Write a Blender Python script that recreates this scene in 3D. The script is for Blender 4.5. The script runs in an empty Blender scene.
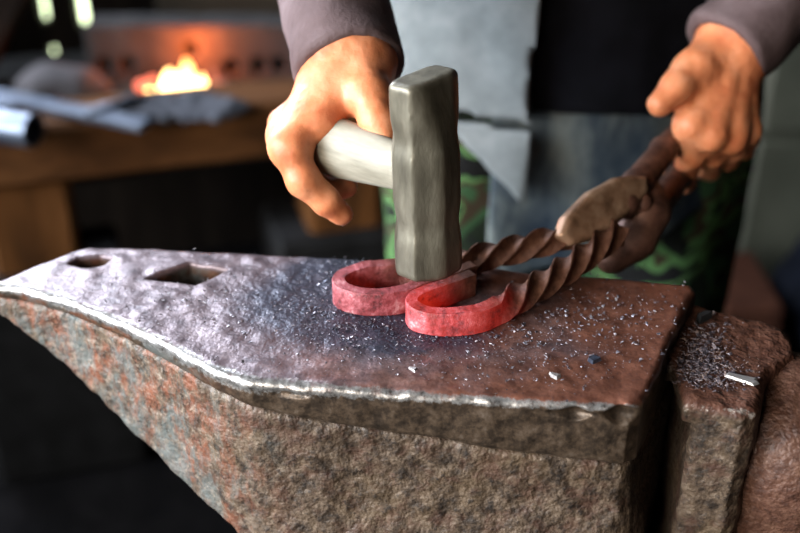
import bpy, math, random
import numpy as np
import openvdb
from mathutils import Vector

random.seed(7)
SC = bpy.context.scene
COL = SC.collection
f32 = np.float32

# ------------------------------------------------------------------ camera
CZ, PITCH, FPX = 1.227, math.radians(30.0), 1100.0
FACE = 0.85                                   # height of the anvil face
cam_d = bpy.data.cameras.new('camera')
cam = bpy.data.objects.new('camera', cam_d); COL.objects.link(cam)
cam.location = (0, 0, CZ); cam.rotation_euler = (math.pi / 2 - PITCH, 0, 0)
cam_d.sensor_width = 36.0; cam_d.lens = FPX * 36.0 / 800.0
cam_d.clip_start = 0.02; cam_d.clip_end = 60
cam_d.dof.use_dof = True; cam_d.dof.focus_distance = 0.665; cam_d.dof.aperture_fstop = 3.6
SC.camera = cam
vs = SC.view_settings
vs.view_transform = 'Standard'; vs.look = 'None'; vs.gamma = 1; vs.exposure = 0; vs.use_curve_mapping = False

FW = np.array([0, math.cos(PITCH), -math.sin(PITCH)]); UPV = np.array([0, math.sin(PITCH), math.cos(PITCH)])
O = np.array([0, 0, CZ])


def ray(x, y):
    return FW + np.array([1., 0, 0]) * (x - 400) / FPX + UPV * (266.5 - y) / FPX


def at(x, y, Y):
    """point seen at (x, y) of the 800x533 frame that stands Y metres in front of the camera"""
    d = ray(x, y); return O + d * (Y / d[1])


def atz(x, y, z):
    """point seen at (x, y) that lies at height z"""
    d = ray(x, y); return O + d * ((z - CZ) / d[2])


# ------------------------------------------------------------------ scene graph helpers
def tag(o, label=None, cat=None, group=None, kind=None):
    if label: o['label'] = label
    if cat: o['category'] = cat
    if group: o['group'] = group
    if kind: o['kind'] = kind
    return o


def thing(name, label, cat, loc, group=None):
    o = bpy.data.objects.new(name, None); COL.objects.link(o)
    o.empty_display_size = 0.05
    o.location = Vector([float(v) for v in loc])
    return tag(o, label, cat, group)


def mesh_obj(name, verts, faces, mat, parent=None, smooth=True, attrs=None):
    """world-space verts -> ONE mesh object; a child is stored relative to its parents"""
    V = np.asarray(verts, dtype=np.float64).reshape(-1, 3)
    if parent is not None:
        off = np.zeros(3); p = parent
        while p is not None:
            off += np.array(p.location); p = p.parent
    else:
        off = np.array([(V[:, 0].min() + V[:, 0].max()) / 2, (V[:, 1].min() + V[:, 1].max()) / 2, V[:, 2].min()])
    me = bpy.data.meshes.new(name)
    L = V - off
    if isinstance(faces, np.ndarray):
        n, k = faces.shape
        me.vertices.add(len(L)); me.vertices.foreach_set('co', L.astype(f32).ravel())
        me.loops.add(n * k); me.loops.foreach_set('vertex_index', faces.astype(np.int32).ravel())
        me.polygons.add(n)
        me.polygons.foreach_set('loop_start', np.arange(0, n * k, k, dtype=np.int32))
        me.update(calc_edges=True); me.validate()
    else:
        me.from_pydata([tuple(v) for v in L], [], [list(f) for f in faces]); me.update()
    if smooth:
        me.polygons.foreach_set('use_smooth', np.ones(len(me.polygons), dtype=bool))
    for an, vals in (attrs or {}).items():
        a = me.attributes.new(an, 'FLOAT', 'POINT'); a.data.foreach_set('value', np.asarray(vals, dtype=f32))
    for m in (mat if isinstance(mat, (list, tuple)) else [mat]):
        me.materials.append(m)
    o = bpy.data.objects.new(name, me); COL.objects.link(o)
    if parent is not None: o.parent = parent
    else: o.location = Vector([float(v) for v in off])
    return o


class MB:
    """collects boxes, tubes and lathes into one mesh"""
    def __init__(s): s.v = []; s.f = []

    def add(s, vs_, fs):
        n = len(s.v); s.v += [tuple(map(float, v)) for v in vs_]; s.f += [[i + n for i in f] for f in fs]

    def box(s, c, size, ax=None, bev=0.0):
        c = np.asarray(c, float); h = np.asarray(size, float) / 2
        ax = np.eye(3) if ax is None else np.asarray(ax, float)
        b = min(bev, *(h * 0.9)) if bev else 0
        if b <= 0:
            P = [(x, y, z) for x in (-1, 1) for y in (-1, 1) for z in (-1, 1)]
            s.add([c + (np.array(p) * h) @ ax for p in P],
                  [(0, 1, 3, 2), (4, 6, 7, 5), (0, 4, 5, 1), (2, 3, 7, 6), (0, 2, 6, 4), (1, 5, 7, 3)])
        else:
            vv = []; idx = {}
            for x in (-1, 1):
                for y in (-1, 1):
                    for z in (-1, 1):
                        for k in range(3):
                            q = np.array([x, y, z]) * (h - b); q[k] = (x, y, z)[k] * h[k]
                            idx[(x, y, z, k)] = len(vv); vv.append(c + q @ ax)
            F = []
            for k in range(3):
                for sg in (-1, 1):
                    o_ = [i for i in range(3) if i != k]; ring = []
                    for a_, b_ in ((-1, -1), (1, -1), (1, 1), (-1, 1)):
                        t = [0, 0, 0]; t[k] = sg; t[o_[0]] = a_; t[o_[1]] = b_; ring.append(idx[(*t, k)])
                    F.append(ring)
            for k in range(3):
                o_ = [i for i in range(3) if i != k]
                for a_ in (-1, 1):
                    for b_ in (-1, 1):
                        t0 = [0, 0, 0]; t0[o_[0]] = a_; t0[o_[1]] = b_; t1 = list(t0); t0[k] = -1; t1[k] = 1
                        F.append([idx[(*t0, o_[0])], idx[(*t1, o_[0])], idx[(*t1, o_[1])], idx[(*t0, o_[1])]])
            for x in (-1, 1):
                for y in (-1, 1):
                    for z in (-1, 1):
                        F.append([idx[(x, y, z, k)] for k in range(3)])
            s.add(vv, F)

    def tube(s, pts, rad, seg=14, cap=True):
        pts = [np.asarray(p, float) for p in pts]; n = len(pts)
        rad = [rad] * n if np.isscalar(rad) else rad
        rings = []; up = np.array([0, 0, 1.])
        for i, p in enumerate(pts):
            t = pts[min(i + 1, n - 1)] - pts[max(i - 1, 0)]; t /= np.linalg.norm(t)
            u = np.cross(t, up if abs(t[2]) < .9 else np.array([1., 0, 0])); u /= np.linalg.norm(u); w = np.cross(u, t)
            rings.append([p + rad[i] * (math.cos(a) * u + math.sin(a) * w) for a in [2 * math.pi * k / seg for k in range(seg)]])
        F = []
        for i in range(n - 1):
            for k in range(seg):
                a, b = i * seg + k, i * seg + (k + 1) % seg; F.append((a, b, b + seg, a + seg))
        if cap:
            F.append(list(range(seg))[::-1]); F.append([(n - 1) * seg + k for k in range(seg)])
        s.add([v for r in rings for v in r], F)

    def build(s, name, mat, parent=None, smooth=False):
        o = mesh_obj(name, s.v, s.f, mat, parent, smooth)
        import bmesh
        bm = bmesh.new(); bm.from_mesh(o.data); bmesh.ops.recalc_face_normals(bm, faces=bm.faces); bm.to_mesh(o.data); bm.free()
        return o


# ------------------------------------------------------------------ signed distance modelling
_tabs = {}


def vnoise(X, Y, Z, scale, seed=0):
    """smooth value noise in -1..1, feature size `scale` metres"""
    if seed not in _tabs:
        _tabs[seed] = np.random.RandomState(seed).uniform(-1, 1, (32, 32, 32)).astype(f32)
    T = _tabs[seed]

    def sp(A):
        q = A / scale + 100.37; i = np.floor(q).astype(np.int32); fr = (q - i).astype(f32)
        return i & 31, (i + 1) & 31, fr * fr * (3 - 2 * fr)
    x0, x1, fx = sp(X); y0, y1, fy = sp(Y); z0, z1, fz = sp(Z)
    a = T[x0, y0, z0] * (1 - fx) + T[x1, y0, z0] * fx
    b = T[x0, y1, z0] * (1 - fx) + T[x1, y1, z0] * fx
    c = T[x0, y0, z1] * (1 - fx) + T[x1, y0, z1] * fx
    d = T[x0, y1, z1] * (1 - fx) + T[x1, y1, z1] * fx
    return (a * (1 - fy) + b * fy) * (1 - fz) + (c * (1 - fy) + d * fy) * fz


def smin(a, b, k):
    h = np.clip(.5 + .5 * (b - a) / k, 0, 1); return b * (1 - h) + a * h - k * h * (1 - h)


def smax(a, b, k): return -smin(-a, -b, k)


def cap(P, a, b, r1, r2=None):
    """tapered capsule"""
    X, Y, Z = P; a = np.asarray(a, f32); b = np.asarray(b, f32); r2 = r1 if r2 is None else r2
    d = b - a; L = float(d @ d) + 1e-12
    t = np.clip(((X - a[0]) * d[0] + (Y - a[1]) * d[1] + (Z - a[2]) * d[2]) / L, 0, 1)
    return np.sqrt((X - a[0] - t * d[0]) ** 2 + (Y - a[1] - t * d[1]) ** 2 + (Z - a[2] - t * d[2]) ** 2) - (r1 + (r2 - r1) * t)


def ell(P, c, r):
    X, Y, Z = P
    return (np.sqrt(((X - c[0]) / r[0]) ** 2 + ((Y - c[1]) / r[1]) ** 2 + ((Z - c[2]) / r[2]) ** 2) - 1) * min(r)


def poly2d(X, Y, pts):
    """exact signed distance to a polygon in plan"""
    pts = [np.asarray(p, float)[:2] for p in pts]; d = None; s = np.ones(np.broadcast(X, Y).shape, dtype=f32)
    n = len(pts)
    for i in range(n):
        a = pts[i]; b = pts[i - 1]; e = b - a
        wx = X - a[0]; wy = Y - a[1]
        t = np.clip((wx * e[0] + wy * e[1]) / (e @ e + 1e-12), 0, 1)
        q = (wx - e[0] * t) ** 2 + (wy - e[1] * t) ** 2
        d = q if d is None else np.minimum(d, q)
        c1 = Y >= a[1]; c2 = Y < b[1]; c3 = e[0] * wy > e[1] * wx
        s = np.where((c1 & c2 & c3) | (~c1 & ~c2 & ~c3), -s, s)
    return (s * np.sqrt(d)).astype(f32)


def rcomb(d2, dz, r):
    """intersection of two distances with an edge rounded by r"""
    a = d2 + r; b = dz + r
    return np.minimum(np.maximum(a, b), 0) + np.sqrt(np.maximum(a, 0) ** 2 + np.maximum(b, 0) ** 2) - r


def boxd(P, c, h, ax=None, r=0.0):
    X, Y, Z = P; ax = np.eye(3) if ax is None else np.asarray(ax, float)
    q = []
    for k in range(3):
        u = ax[k]; q.append(np.abs((X - c[0]) * u[0] + (Y - c[1]) * u[1] + (Z - c[2]) * u[2]) - h[k] + r)
    o = np.sqrt(sum(np.maximum(v, 0) ** 2 for v in q))
    return o + np.minimum(np.maximum(np.maximum(q[0], q[1]), q[2]), 0) - r


def sdf_geo(fn, lo, hi, vox):
    lo = np.asarray(lo, float); hi = np.asarray(hi, float)
    n = np.maximum(np.ceil((hi - lo) / vox).astype(int) + 1, 4)
    ax = [(lo[k] + np.arange(n[k]) * vox).astype(f32) for k in range(3)]
    P = np.meshgrid(*ax, indexing='ij', sparse=True)
    D = np.broadcast_to(fn(P), tuple(n)).astype(f32)
    D = np.ascontiguousarray(np.clip(D, -4 * vox, 4 * vox))
    for k in range(3):                                     # close the volume at the bounds
        sl = [slice(None)] * 3
        for e in (0, -1):
            sl[k] = e; D[tuple(sl)] = np.maximum(D[tuple(sl)], vox)
    g = openvdb.FloatGrid(4 * vox); g.copyFromArray(D)
    pts, tris, quads = g.convertToPolygons(0.0, 0.0)
    V = lo + np.asarray(pts, float) * vox; Q = np.asarray(quads, np.int64)
    v0, v1, v2 = V[Q[:, 0]], V[Q[:, 1]], V[Q[:, 2]]
    if np.einsum('ij,ij->i', v0, np.cross(v1 - v0, v2 - v0)).sum() < 0 and False: pass
    vol = np.einsum('ij,ij->i', v0 - V.mean(0), np.cross(v1 - v0, v2 - v0)).sum()
    if vol < 0: Q = Q[:, ::-1]
    return V, Q


def sdf_obj(name, fn, lo, hi, vox, mat, parent=None, attr=None):
    V, Q = sdf_geo(fn, lo, hi, vox)
    return mesh_obj(name, V, Q, mat, parent, True, attr(V) if attr else None)


# ------------------------------------------------------------------ materials
class NT:
    def __init__(s, name):
        m = bpy.data.materials.new(name); m.use_nodes = True; s.m = m; s.t = m.node_tree; s.b = s.t.nodes['Principled BSDF']
        s.tc = None

    def node(s, typ, **kw):
        n = s.t.nodes.new(typ)
        for k, v in kw.items(): setattr(n, k, v)
        return n

    def link(s, a, b): s.t.links.new(a, b)

    def coord(s):
        if s.tc is None: s.tc = s.node('ShaderNodeTexCoord')
        return s.tc.outputs['Object']

    def noise(s, scale, detail=4, rough=.6, stretch=None, dist=0):
        n = s.node('ShaderNodeTexNoise'); n.inputs['Scale'].default_value = scale
        n.inputs['Detail'].default_value = detail; n.inputs['Roughness'].default_value = rough
        n.inputs['Distortion'].default_value = dist
        c = s.coord()
        if stretch:
            mp = s.node('ShaderNodeMapping'); mp.inputs['Scale'].default_value = stretch; s.link(c, mp.inputs['Vector']); c = mp.outputs['Vector']
        s.link(c, n.inputs['Vector']); return n.outputs['Fac']

    def ramp(s, fac, stops, interp='LINEAR'):
        r = s.node('ShaderNodeValToRGB'); r.color_ramp.interpolation = interp; e = r.color_ramp.elements
        while len(e) < len(stops): e.new(.5)
        for el, (p, c) in zip(e, stops):
            el.position = p; el.color = (c[0], c[1], c[2], 1) if not np.isscalar(c) else (c, c, c, 1)
        s.link(fac, r.inputs['Fac']); return r.outputs['Color']

    def mix(s, fac, a, b, mode='MIX'):
        n = s.node('ShaderNodeMix', data_type='RGBA', blend_type=mode)
        for sock, v in ((n.inputs[0], fac), (n.inputs[6], a), (n.inputs[7], b)):
            if isinstance(v, (int, float)): sock.default_value = v
            elif isinstance(v, tuple): sock.default_value = (*v, 1)
            else: s.link(v, sock)
        return n.outputs[2]

    def attr(s, name):
        n = s.node('ShaderNodeAttribute'); n.attribute_name = name; return n.outputs['Fac']

    def math(s, op, a, b=0.0):
        n = s.node('ShaderNodeMath', operation=op)
        for sock, v in ((n.inputs[0], a), (n.inputs[1], b)):
            if isinstance(v, (int, float)): sock.default_value = v
            else: s.link(v, sock)
        return n.outputs[0]

    def bump(s, h, strength=.4, dist=.002):
        n = s.node('ShaderNodeBump'); n.inputs['Strength'].default_value = strength; n.inputs['Distance'].default_value = dist
        s.link(h, n.inputs['Height']); s.link(n.outputs['Normal'], s.b.inputs['Normal'])

    def set(s, **kw):
        names = dict(color='Base Color', rough='Roughness', metal='Metallic', emit='Emission Color', estr='Emission Strength',
                     spec='Specular IOR Level', sss='Subsurface Weight', sheen='Sheen Weight', coat='Coat Weight')
        for k, v in kw.items():
            i = s.b.inputs[names[k]]
            if isinstance(v, tuple): i.default_value = (*v, 1)
            elif isinstance(v, (int, float)): i.default_value = v
            else: s.link(v, i)
        return s


def simple(name, stops, scale, rough=.7, metal=0.0, detail=4, bump=.3, bdist=.002, stretch=None, spec=.5, bscale=None):
    n = NT(name); f = n.noise(scale, detail, .6, stretch)
    n.set(color=n.ramp(f, stops), rough=rough, metal=metal, spec=spec)
    if bump: n.bump(n.noise(bscale or scale * 4, 4, .65, stretch), bump, bdist)
    return n.m


def m_anvil_top():
    n = NT('anvil_face_steel')
    big = n.noise(14, 5, .62); med = n.noise(95, 6, .72); fine = n.noise(420, 4, .75)
    steel = n.ramp(med, [(.3, (.060, .046, .055)), (.5, (.135, .100, .112)), (.72, (.26, .205, .215))])
    rust = n.ramp(med, [(.3, (.085, .034, .023)), (.52, (.185, .074, .048)), (.75, (.30, .13, .085))])
    rm = n.math('ADD', n.attr('rusty'), n.math('MULTIPLY', n.math('SUBTRACT', big, .5), 1.6))
    rmask = n.ramp(rm, [(.28, 0.0), (.72, 1.0)])
    top = n.mix(rmask, steel, rust)
    scl = n.ramp(fine, [(.56, 0.0), (.68, 1.0)])
    top = n.mix(n.math('MULTIPLY', n.ramp(n.math('ADD', n.attr('scale_zone'), n.math('MULTIPLY', n.math('SUBTRACT', med, .5), 1.2)), [(.35, 0.0), (.75, .85)]), 1.0), top, (.018, .026, .048))
    top = n.mix(n.math('MULTIPLY', scl, .55), top, (.030, .026, .034))
    side = n.ramp(n.noise(120, 7, .75), [(.30, (.014, .011, .009)), (.45, (.060, .045, .034)), (.57, (.13, .095, .068)), (.75, (.24, .20, .17))])
    side = n.mix(n.math('MULTIPLY', n.attr('heelness'), n.ramp(n.noise(60, 6, .7, (1, 1, .7)), [(.46, 0.0), (.6, .7)])), side, (.24, .095, .055))
    side = n.mix(n.math('MULTIPLY', n.attr('heelness'), n.ramp(n.noise(34, 6, .72), [(.48, 0.0), (.60, .75)])), side, (.17, .20, .205))
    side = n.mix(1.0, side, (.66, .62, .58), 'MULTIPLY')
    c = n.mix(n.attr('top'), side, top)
    wn = n.math('ADD', n.attr('worn'), n.math('MULTIPLY', n.math('SUBTRACT', n.noise(130, 6, .8), .53), 3.0))
    w = n.ramp(wn, [(.35, 0.0), (.62, .55), (1.0, 1.0)])
    w = n.math('MULTIPLY', w, n.ramp(n.attr('worn'), [(.02, 0.0), (.25, 1.0)]))
    c = n.mix(w, c, n.ramp(n.noise(240, 5, .75), [(.34, (.10, .085, .075)), (.48, (.36, .35, .34)), (.62, (.58, .575, .565))]))
    n.set(color=c, metal=n.ramp(w, [(0, .35), (1, .85)]), rough=n.ramp(n.math('ADD', n.math('MULTIPLY', w, -.05), n.math('ADD', n.math('MULTIPLY', fine, .35), n.math('MULTIPLY', med, .25))), [(.1, .22), (.5, .52)]), spec=.45)
    h = n.math('ADD', n.noise(190, 2, .5), n.math('ADD', n.noise(80, 3, .55), n.math('MULTIPLY', n.noise(420, 1, .5), .45)))
    h = n.math('MULTIPLY', h, n.math('ADD', n.math('MULTIPLY', n.attr('scale_zone'), .8), .30))
    n.bump(h, .40, .0024)
    return n.m


def m_anvil_side():
    n = NT('anvil_body_iron')
    med = n.noise(105, 8, .76); big = n.noise(26, 6, .68); grain = n.noise(300, 5, .75)
    c = n.ramp(med, [(.30, (.012, .009, .008)), (.42, (.046, .034, .026)), (.51, (.110, .080, .058)), (.60, (.19, .145, .108)), (.74, (.36, .31, .26))])
    c = n.mix(n.ramp(big, [(.50, 0.0), (.64, .5)]), c, (.15, .105, .060))
    c = n.mix(n.ramp(n.noise(48, 6, .72), [(.50, 0.0), (.62, .6)]), c, (.11, .055, .040))
    c = n.mix(n.ramp(n.noise(150, 4, .7), [(.57, 0.0), (.66, .75)]), c, (.018, .015, .014))
    hl = n.attr('heelness')
    c = n.mix(n.math('MULTIPLY', hl, n.ramp(n.noise(55, 7, .74, (1.2, 1.2, .7)), [(.46, 0.0), (.58, .8)])), c, (.29, .105, .058))
    c = n.mix(n.math('MULTIPLY', hl, n.ramp(n.noise(30, 7, .76, (1.4, 1.4, .6)), [(.48, 0.0), (.58, .8)])), c, (.15, .185, .19))
    c = n.mix(n.math('MULTIPLY', hl, n.ramp(n.noise(170, 5, .75), [(.53, 0.0), (.66, .8)])), c, (.36, .30, .25))
    c = n.mix(n.attr('rusty'), c, n.ramp(med, [(.3, (.050, .020, .014)), (.5, (.13, .055, .036)), (.7, (.23, .115, .08))]))
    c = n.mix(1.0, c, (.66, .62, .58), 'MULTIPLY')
    wn = n.math('ADD', n.attr('worn'), n.math('MULTIPLY', n.math('SUBTRACT', n.noise(130, 6, .8), .53), 3.0))
    w = n.math('MULTIPLY', n.ramp(wn, [(.40, 0.0), (.8, 1.0)]), n.ramp(n.attr('worn'), [(.02, 0.0), (.25, 1.0)]))
    c = n.mix(w, c, (.50, .45, .40))
    n.set(color=c, metal=n.ramp(w, [(0, .1), (1, .8)]), rough=n.ramp(grain, [(.3, .40), (.7, .75)]), spec=.4)
    h = n.math('ADD', n.math('MULTIPLY', n.noise(330, 1.5, .5), .55), n.math('ADD', n.math('MULTIPLY', n.noise(150, 2.5, .55), 1.3), n.noise(55, 3, .6)))
    n.bump(h, .42, .0045)
    return n.m


M = {}
M['face'] = m_anvil_top(); M['side'] = m_anvil_side()
M['horn'] = M['side']


def m_hot(name, hot):
    """wrought bar: scaled iron that glows where the attribute 'heat' is high"""
    n = NT(name)
    sc = n.noise(110, 6, .75); md = n.noise(38, 4, .6)
    cold = n.ramp(sc, [(.3, (.050, .020, .012)), (.52, (.125, .052, .030)), (.75, (.22, .105, .062))])
    hotc = n.ramp(n.noise(85, 5, .75), [(.36, (.04, .015, .018)), (.45, (.17, .035, .042)), (.58, (.30, .085, .100)), (.74, (.56, .34, .35))])
    heat = n.attr('hotness')
    c = n.mix(heat, cold, hotc)
    n.set(color=c, rough=.55, metal=n.math('MULTIPLY', n.math('SUBTRACT', 1.0, heat), .35), spec=.4,
          emit=n.ramp(heat, [(0.0, (.25, .008, .002)), (.55, (1.0, .020, .010)), (1.0, (1.0, .045, .022))]),
          estr=n.math('MULTIPLY', n.math('MULTIPLY', n.math('POWER', heat, 1.4), hot), n.ramp(sc, [(.36, .25), (.5, 1.0)])))
    n.bump(n.math('ADD', sc, n.noise(300, 3, .7)), .6, .0012)
    return n.m


M['bar_dull'] = m_hot('wrought_bar_cherry', .09)
M['bar_bright'] = m_hot('wrought_bar_red', .42)
M['flake'] = simple('scale_flakes', [(.33, (.030, .030, .038)), (.48, (.12, .11, .135)), (.60, (.32, .31, .35)), (.72, (.75, .73, .77))], 320, .32, .4, bump=0)
M['flake_heap'] = simple('broken_scale', [(.34, (.020, .018, .024)), (.47, (.075, .062, .075)), (.57, (.20, .165, .175)), (.66, (.23, .14, .09)), (.76, (.50, .46, .48))], 300, .45, .3, bump=0)
M['flake_dark'] = simple('dark_scale', [(.3, (.015, .02, .035)), (.6, (.06, .07, .10)), (.75, (.25, .27, .32))], 300, .35, .5, bump=0)
M['silver'] = simple('bright_steel_chip', [(.3, (.55, .55, .55)), (.7, (.8, .8, .8))], 80, .3, .8, bump=.2)
M['pale_chip'] = simple('pale_grey_chip', [(.3, (.22, .21, .22)), (.7, (.5, .48, .48))], 150, .5, .2, bump=.3)
M['tong_jaw'] = simple('tongs_worn_steel', [(.3, (.14, .075, .042)), (.5, (.33, .19, .115)), (.72, (.50, .33, .22))], 60, .45, .45, bump=.5, bdist=.001)
M['tong'] = simple('tongs_rusty_iron', [(.3, (.045, .020, .014)), (.5, (.125, .056, .038)), (.75, (.24, .12, .08))], 60, .5, .35, bump=.5, bdist=.0012)
M['hammer'] = simple('hammer_steel', [(.3, (.065, .058, .042)), (.5, (.135, .122, .090)), (.75, (.25, .23, .175))], 60, .42, .5, bump=.4, bdist=.001, stretch=(1, 1, .3))
M['handle'] = simple('ash_handle', [(.3, (.18, .165, .125)), (.55, (.28, .26, .205)), (.8, (.37, .345, .285))], 26, .6, 0, bump=.3, bdist=.0006, stretch=(1, 1, 6))


def m_skin():
    n = NT('skin')
    c = n.ramp(n.noise(34, 4, .6), [(.3, (.46, .125, .050)), (.5, (.60, .205, .088)), (.72, (.72, .31, .165))])
    c = n.mix(n.ramp(n.noise(150, 4, .7), [(.58, 0.0), (.75, .35)]), c, (.30, .10, .055))
    n.set(color=c, rough=.48, sss=.12, spec=.45)
    n.b.inputs['Subsurface Radius'].default_value = (.012, .004, .002)
    n.b.inputs['Subsurface Scale'].default_value = .5
    n.bump(n.math('ADD', n.noise(160, 4, .7), n.noise(60, 3, .6)), .35, .0016)
    return n.m


M['skin'] = m_skin()
M['nail'] = simple('fingernail', [(.3, (.62, .36, .27)), (.7, (.72, .47, .38))], 50, .35, 0, bump=0)
M['jacket'] = simple('grey_work_cloth', [(.3, (.105, .120, .125)), (.55, (.155, .172, .180)), (.75, (.21, .228, .235))], 24, .85, 0, bump=.4, bdist=.002, spec=.2, bscale=300)
M['sleeve'] = simple('grey_brown_work_cloth', [(.3, (.072, .046, .046)), (.55, (.115, .080, .082)), (.75, (.175, .135, .140))], 20, .85, 0, bump=.4, bdist=.002, spec=.2, bscale=300)
M['sweater'] = simple('black_knit', [(.3, (.002, .002, .003)), (.7, (.006, .006, .009))], 30, .9, 0, bump=.4, spec=.1, bscale=250)
M['denim'] = simple('faded_blue_grey_cloth', [(.34, (.014, .022, .034)), (.5, (.042, .054, .062)), (.68, (.12, .135, .13))], 30, .85, 0, bump=.4, spec=.15, bscale=260, stretch=(1, 1, .35))


def m_camo():
    n = NT('camouflage_cloth')
    a = n.ramp(n.noise(15, 2.5, .45, (1, 1, 1.2), .6), [(0, (.012, .018, .010)), (.42, (.030, .070, .030)), (.49, (.040, .028, .016)), (.54, (.075, .16, .055)), (.61, (.008, .008, .008))], 'CONSTANT')
    b = n.ramp(n.noise(24, 2, .4), [(.60, 0.0), (.61, 1.0)], 'CONSTANT')
    n.set(color=n.mix(b, a, (.010, .012, .010)), rough=.9, spec=.15)
    n.bump(n.noise(280, 2, .5), .3, .001)
    return n.m


M['camo'] = m_camo()
M['boot'] = simple('boot_leather', [(.3, (.012, .010, .008)), (.7, (.035, .025, .018))], 30, .55)
M['wood'] = simple('old_brown_timber', [(.3, (.035, .014, .005)), (.5, (.090, .036, .012)), (.72, (.16, .068, .024))], 6, .75, 0, spec=.12, bump=.5, bdist=.004, stretch=(.6, 3, 3))
M['wood_v'] = simple('old_brown_post', [(.3, (.045, .018, .006)), (.5, (.11, .044, .013)), (.72, (.18, .075, .025))], 6, .75, 0, spec=.12, bump=.5, bdist=.004, stretch=(3, 3, .6))
M['dark_wood'] = simple('sooty_boards', [(.3, (.006, .004, .003)), (.6, (.018, .013, .010)), (.8, (.034, .026, .019))], 7, .9, 0, spec=.15, bump=.5, bdist=.004, stretch=(3, 3, .5))
M['beige_wood'] = simple('pale_dusty_boards', [(.3, (.060, .045, .030)), (.7, (.12, .095, .066))], 7, .8, 0, bump=.5, stretch=(.5, 3, 3))
M['stump'] = simple('stump_bark', [(.3, (.020, .013, .008)), (.7, (.07, .045, .028))], 12, .9, 0, bump=.7, bdist=.006, stretch=(2, 2, .5))
M['firebrick'] = simple('sooty_firebrick', [(.3, (.014, .013, .014)), (.6, (.030, .028, .029)), (.8, (.06, .056, .056))], 22, .9, 0, bump=.5, bdist=.003)
M['black_iron'] = simple('black_iron', [(.3, (.005, .005, .005)), (.7, (.014, .014, .015))], 30, .7, .2, spec=.2)
M['steel'] = simple('blue_grey_steel', [(.3, (.07, .09, .13)), (.7, (.19, .22, .28))], 22, .42, .75, bump=.3)
M['ash'] = simple('grey_ash', [(.3, (.016, .018, .025)), (.55, (.036, .040, .054)), (.75, (.10, .105, .125))], 45, .95, 0, bump=.8, bdist=.004)
M['coal'] = simple('coal', [(.3, (.008, .008, .008)), (.7, (.035, .032, .032))], 60, .5)
M['stone'] = simple('grey_stone', [(.3, (.040, .036, .040)), (.7, (.095, .086, .093))], 16, .85, 0, bump=.6, bdist=.004)
M['floor'] = simple('dark_earth_floor', [(.3, (.002, .002, .0025)), (.55, (.005, .0045, .005)), (.8, (.014, .013, .014))], 9, 1.0, 0, bump=.7, bdist=.012, spec=.08)
M['locker'] = simple('dusty_green_paint', [(.3, (.045, .047, .033)), (.7, (.085, .087, .064))], 8, .6, 0)
M['brick'] = simple('red_brick', [(.3, (.030, .011, .007)), (.7, (.070, .027, .016))], 30, 1.0, spec=.08)
M['sack'] = simple('dark_blue_sacking', [(.3, (.002, .0025, .004)), (.7, (.005, .006, .010))], 26, 1.0, spec=.05)


def m_emit(name, col, strength):
    n = NT(name); n.set(color=(.02, .02, .02), emit=col, estr=strength); return n.m


M['day'] = m_emit('daylit_pane', (.86, 1.0, .62), 5.0)


def m_flame():
    n = NT('flame')
    h = n.attr('hotness')
    n.set(color=(.05, .02, .01), emit=n.ramp(h, [(0, (1.0, .09, .012)), (.45, (1.0, .30, .05)), (.8, (1.0, .62, .22))]), estr=n.ramp(h, [(0, 1.6), (1, 14.0)]))
    # ramp colours clamp at one, so scale through a maths node
    r = n.math('ADD', n.math('MULTIPLY', n.math('POWER', h, 2.0), 14.0), 1.2); n.set(estr=r)
    return n.m


M['flame'] = m_flame()
M['ember'] = m_emit('glowing_coal', (1.0, .16, .07), 2.2)

# ------------------------------------------------------------------ the anvil
zP = FACE
front_px = [(-14, 282), (25, 288), (60, 298), (120, 322), (170, 346), (215, 370), (250, 381), (320, 387), (420, 394), (530, 401), (632, 406)]
right_px = [(646, 400), (656, 374), (672, 338), (690, 303), (697, 290), (692, 283)]
back_px = [(600, 275), (500, 267), (360, 258), (250, 252), (110, 245), (90, 245)]
left_px = [(70, 250), (30, 265)]
OUT = [atz(x, y, zP) for x, y in front_px + right_px + back_px + left_px]
FRONT = [atz(x, y, zP) for x, y in front_px]
fx = np.array([p[0] for p in FRONT]); fy = np.array([p[1] for p in FRONT])
hardy = [atz(x, y, zP) for x, y in ((146, 278), (190, 263), (228, 269), (196, 284))]
prit = [atz(x, y, zP) for x, y in ((68, 263), (78, 257), (100, 255), (113, 258), (103, 264), (82, 267))]
XL, XR = OUT[0][0], atz(640, 405, zP)[0]
lowx = [XL, atz(60, 298, zP)[0], atz(120, 322, zP)[0], atz(215, 370, zP)[0], atz(300, 386, zP)[0], XR]
seam_d = [.012, .013, .014, .017, .026, .046]                  # depth of the welded plate
heel_d = [.024, .066, .095, .128, .19, .22]                    # underside of the heel


def front_y(X): return np.interp(X, fx, fy)


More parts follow.
